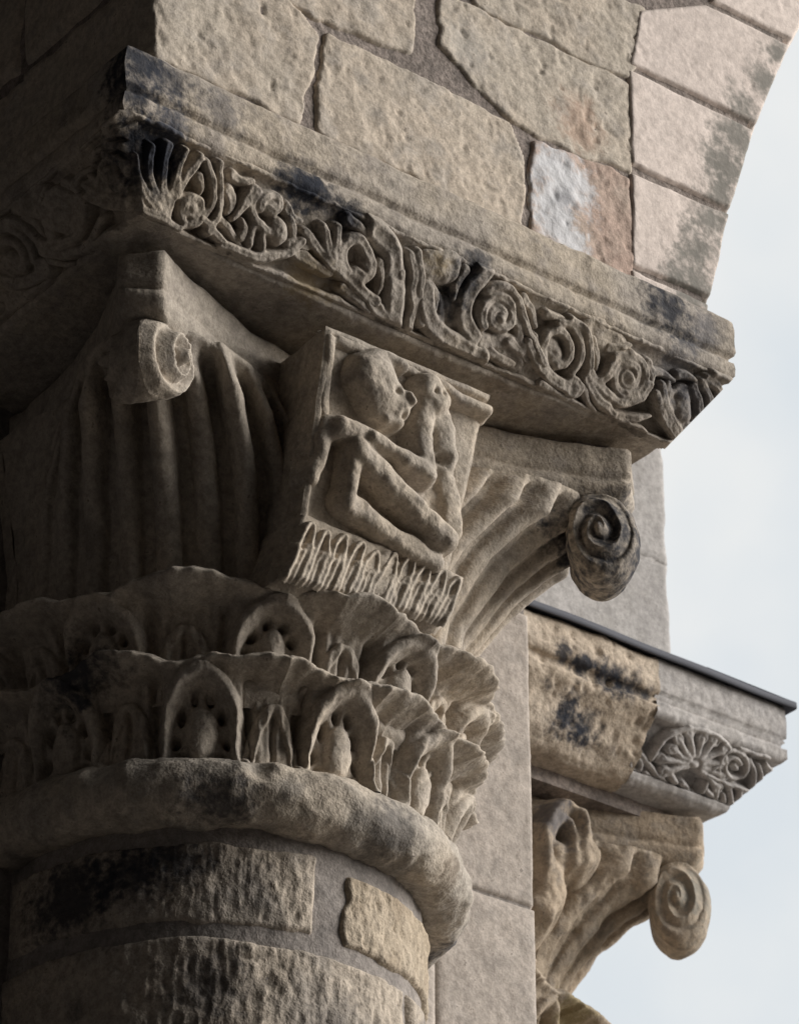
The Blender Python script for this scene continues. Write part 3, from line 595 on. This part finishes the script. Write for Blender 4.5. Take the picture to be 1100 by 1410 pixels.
for pl in wv: stone([snap(p) for p in pl], wm, M_vous, aw, depth=.009, edge=.004, step=.003, wob=.0015, rough=.0007, name='voussoir', grow=.002)
t0 = math.atan2(wv[4][2][1]-ACZ, wv[4][2][0]-ACX)-.004
while t0 > .24:
    t1 = t0-.062
    stone([arc(t0), arc(t0, AR+.24), arc(t1+.003, AR+.24), arc(t1+.003)], wm, M_vous, aw, depth=.013, edge=.006, step=.012, wob=.002, rough=.0008, name='voussoir'); t0 = t1
# further courses out of view to the top of the wall
zr = 1.36; rr_ = random.Random(7)
while zr < 4.1:
    hgt_ = .2+.05*rr_.random(); x = -.448
    while x < 6.3:
        ln = .28+.22*rr_.random(); x1 = min(x+ln, 6.85)
        pxs = (x+x1)/2; dd = min(math.hypot(a-ACX, b-ACZ) for a in (x, x1, pxs) for b in (zr, zr+hgt_))
        inview = (x < .42 and zr < 1.56)
        if dd > AR+.25 and not (inview and zr < 1.36) and not (zr < 1.57 and x > -.15):
            stone([(x, zr), (x1-.018, zr), (x1-.018, zr+hgt_-.016), (x, zr+hgt_-.016)], wm, M_wall, aw, depth=.015, edge=.014, step=.012, wob=.008, rough=.003)
        x = x1
    zr += hgt_
# shaded left return of the wall
lmap = lambda U, V, H: np.stack([-.452-H, U, V], -1)
zr = .985
while zr < 3.1:
    y = -.49
    while y < .3:
        y1 = y+.25+.2*rr_.random(); stone([(y, zr), (min(y1, .36)-.015, zr), (min(y1, .36)-.015, zr+.2), (y, zr+.2)], lmap, M_wall, aw, depth=.012, edge=.012, step=.01, wob=.006, rough=.003); y = y1
    zr += .215
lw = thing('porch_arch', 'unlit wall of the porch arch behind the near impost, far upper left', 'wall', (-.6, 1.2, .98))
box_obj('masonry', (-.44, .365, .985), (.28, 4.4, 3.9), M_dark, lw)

# ================================================================== second, farther capital and its impost
FX = np.array([.88, .83])
fc = thing('carved_capital', 'smaller eroded capital with a round corner scroll, beyond the grey pier at lower right', 'capital', (FX[0], FX[1], .06), 'carved capitals')
lathe('astragal', FX, [(.285, .062), (.335, .062), (.3585, .088), (.361, .104), (.347, .135), (.318, .146), (.29, .147)], M_fcap, fc, 121, .003)
lathe('bell', FX, [(bell(z)-.004, z) for z in np.linspace(.13, .70, 30)], M_fcap, fc, 122, .003)
collar(fc, M_fcap, FX, .138, .275, .315, .358, .030, [-35, 10, 55, 85], [-12, 32, 70], 131, 'lower', .98)
collar(fc, M_fcap, FX, .225, .40, .322, .395, .040, [-10, 35, 80, 122], [13, 57, 100], 141, 'upper', .9)
for k, az in enumerate((R_(225), R_(315))):
    stalk(fc, M_fcap, FX, az, 150+k, 4.2, .006, .0022, .82)
    volute(fc, M_fcap, FX, az, 161+k, a=.053, b=.080, cr=.556, cz=.595, amp=.010)
abacus(fc, M_fcap, FX, 171)
# worn rosette in the middle of the far capital's front
def romap(U, V, H): return np.stack([U, .435-H, V], -1)
def rp(x, y): q = atY(x, y, .435); return (q[0], q[2])
rst = [([rp(*q) for q in ((742, 1205), (738, 1160), (748, 1122), (768, 1112), (788, 1126), (798, 1165), (792, 1195))], .014, .034), ([rp(*q) for q in ((750, 1200), (748, 1160), (758, 1134), (772, 1134), (782, 1160), (780, 1195))], .010, .030),
       ([rp(765, 1165), rp(766, 1195)], .014, .016), ([rp(798, 1172), rp(806, 1184), rp(800, 1196)], .022, .030), ([rp(750, 1205), rp(758, 1228), rp(746, 1250)], .032, .022)]
relief_patch('rosette', rst, romap, M_fcap, fc, step=.003, wob=.007, seed=172, clip=-.09, groove=False, blur=6, rough=.002, margin=.07)
fi = thing('impost_block', 'farther impost slab under a lead sheet, half old yellow stone, half pale carved stone', 'impost', (FX[0], FX[1], .75), 'carved imposts')
FP = [(.42, .972), (.50, .970), (.527, .968), (.530, .960), (.530, .915), (.529, .905), (.523, .902), (.527, .897), (.522, .892), (.522, .888), (.529, .884), (.529, .866), (.522, .858), (.502, .857), (.438, .789), (.458, .783), (.452, .772), (.44, .766), (.30, .764)]
xs = atY(905, 950, .30)[0]-FX[0]; us = xs/.53
for k, P in impost_body(fi, M_fnew, FX, FP, 191, amp=.0016, nu=150, sides=(0,), ulim=(us, 1.0), joint=xs): grid_obj('pale_block', P, M_fnew, fi, label='pale newer block carved with leaf rosettes')
for k, P in impost_body(fi, M_fnew, FX, FP, 191, amp=.0016, nu=60, sides=(1,)): grid_obj('slab_face', P, M_fnew, fi)
FPo = [(.42, .972), (.50, .970), (.530, .966), (.534, .958), (.534, .912), (.530, .902), (.519, .897), (.519, .886), (.526, .880), (.522, .868), (.498, .84), (.478, .80), (.462, .783), (.452, .772), (.44, .766), (.30, .764)]
for k, P in impost_body(fi, M_fold, FX, FPo, 195, amp=.0035, nu=200, sides=(0,), ulim=(-1.0, us), joint=xs+.002):
    pit = np.clip(fbm(P, 55, 2, 3)-.35, 0, 1); P[..., 1] += pit*.010
    grid_obj('old_block', P, M_fold, fi, label='eroded yellow block with black crusts and pits')
box_obj('core', (FX[0]-.40, FX[1]-.40, .74), (FX[0]+.38, FX[1]+.5, .965), M_mort, fi)
# lead sheet over the slab
u = np.linspace(-.45, .545, 90); prof = [(.34, .979), (.535, .977), (.543, .976), (.545, .973), (.545, .963), (.542, .962), (.542, .970), (.50, .9725)]
P = np.array([[(FX[0]+x, FX[1]-s_-.0012*math.sin(x*23)*(s_ > .5), z+.001*math.sin(x*9+1)) for s_, z in prof] for x in u])
ld = grid_obj('lead_sheet', P, lead, fi, label='dark lead sheet folded over the top edge')
P = np.array([[(FX[0]+s_, FX[1]+y, z-.002) for s_, z in prof] for y in np.linspace(-.543, .5, 30)])
grid_obj('lead_edge', P, lead, ld)
# pierced leaf rosettes on the pale block
F0 = np.array([0, FX[1]-.522, .858]); FN = np.cross((1, 0, 0), (0, -.062, .075)); FN /= np.linalg.norm(FN); FN = FN if FN[1] < 0 else -FN
fv = np.cross(FN, (1, 0, 0)); fv = fv if fv[2] < 0 else -fv
def fsp(x, y): q = at(x, y, F0, FN)-F0; return (q[0], np.dot(q, fv))
def fsm(U, V, H): return F0+U[..., None]*np.array([1.0, 0, 0])+V[..., None]*fv+H[..., None]*FN
def FS(l, wpx, h, tp=0): return ([fsp(*q) for q in l], wpx*1.1/810.0, h, tp)
def frond(cx, cy, ang, ln, w, h=.013):
    dx, dy = math.cos(ang), math.sin(ang)
    return FS([(cx+dx*ln*.25, cy+dy*ln*.25), (cx+dx*ln*.6, cy+dy*ln*.6), (cx+dx*ln, cy+dy*ln)], w, h)
ros1 = [FS([(952, 1052), (958, 1053)], 6, .014)]
for k in range(11):
    a_ = -3.4+k*.42; ln = 42+5*math.sin(k*2.1); ros1.append(frond(956, 1053, a_, ln, 5.2))
    ex, ey = 956+ln*math.cos(a_), 1053+ln*math.sin(a_); ros1.append(FS(spiral(ex, ey, 6.5, 5.5, a_, .9, 12, 1.1), 2.6, .012))
ros1.append(FS([(896, 1046), (915, 1016), (950, 1000), (990, 1014), (1004, 1030)], 4.5, .013))
for q_ in ((930, 1094, 946, 1112), (955, 1098, 962, 1116), (972, 1090, 984, 1108), (905, 1072, 922, 1090), (915, 1060, 930, 1078), (990, 1036, 1000, 1050), (940, 1080, 950, 1098)): ros1.append(FS([q_[:2], ((q_[0]+q_[2])/2+2, (q_[1]+q_[3])/2-2), q_[2:]], 5, .012))
ros1.append(FS([(885, 1078), (930, 1100), (985, 1122), (1012, 1130)], 4.5, .013))
ros2 = [FS([(972, 1068), (1000, 1078), (1030, 1092)], 4, .014), FS(spiral(1012, 1056, 22, 9, 2.8, 1.5, 26, 1.15), 4, .013), FS([(980, 1060), (1000, 1046)], 4, .012), FS([(988, 1082), (985, 1100)], 4.5, .012), FS([(1005, 1084), (1008, 1106)], 5, .012), FS([(1020, 1092), (1016, 1110)], 4, .012), FS([(972, 1080), (965, 1096)], 4, .012),
        FS([(1032, 1048), (1040, 1070), (1032, 1096)], 4, .013), FS([(1044, 1056), (1050, 1072), (1040, 1090)], 4, .012), FS([(1055, 1052), (1062, 1062)], 4, .012), FS([(1026, 1100), (1010, 1112), (985, 1106)], 3.5, .012), FS([(1012, 1054), (1014, 1058)], 5, .012), FS([(1020, 1030), (1040, 1040), (1060, 1044)], 4, .012), FS([(1000, 1120), (1020, 1120), (1034, 1104)], 4, .012), FS([(1048, 1092), (1056, 1080), (1066, 1066)], 4, .012), FS([(995, 1095), (998, 1110)], 4, .012)]
ros0 = [FS(spiral(876, 1054, 9, 8, 0, 1, 14), 3.5, .010), FS([(884, 1040), (898, 1058), (910, 1072)], 4, .010), FS([(890, 1066), (900, 1076)], 4, .010)]
for i, st in enumerate((ros1, ros2, ros0)): relief_patch('rosette', st, fsm, M_fnew, fi, step=.0018, wob=.0022, seed=201+i, clip=-.018, rough=.001, groove=False, blur=1, ground=-.008, lim=lambda U, V: np.minimum((FX[0]+.526-.637*V-U)*1.5, (.100-V)*1.5))
# wall standing on the far impost
uw = thing('upper_wall', 'plain pale grey wall edge rising from the lead-covered far impost', 'wall', (.8, .8, .97))
box_obj('mortar', (.30, .378, .975), (1.214, 1.40, 4.2), M_plas, uw)
zr = .976
for hgt_ in (.24, .30, .3, .33, .35, .35, .4, .4, .4):
    stone([(.31, zr), (1.22, zr), (1.22, zr+hgt_-.004), (.31, zr+hgt_-.004)], fmap(.378), M_plas, uw, depth=.006, edge=.003, step=.008 if zr < 1.6 else .03, wob=.001, rough=.0012); zr += hgt_
# shaft of the far column
c2 = thing('column', 'round column shaft beneath the far eroded capital, behind the grey pier', 'column', (FX[0], FX[1], gz))
T, Z = np.meshgrid(th[:-1], np.linspace(gz, .07, 40), indexing='ij')
grid_obj('shaft', np.stack([FX[0]+np.cos(T)*R0, FX[1]+np.sin(T)*R0, Z], -1), M_shaft, c2, wrap=True)
print('objects', len(bpy.data.objects), 'tris', sum(len(o.data.polygons)*2 for o in bpy.data.objects if o.type == 'MESH'))
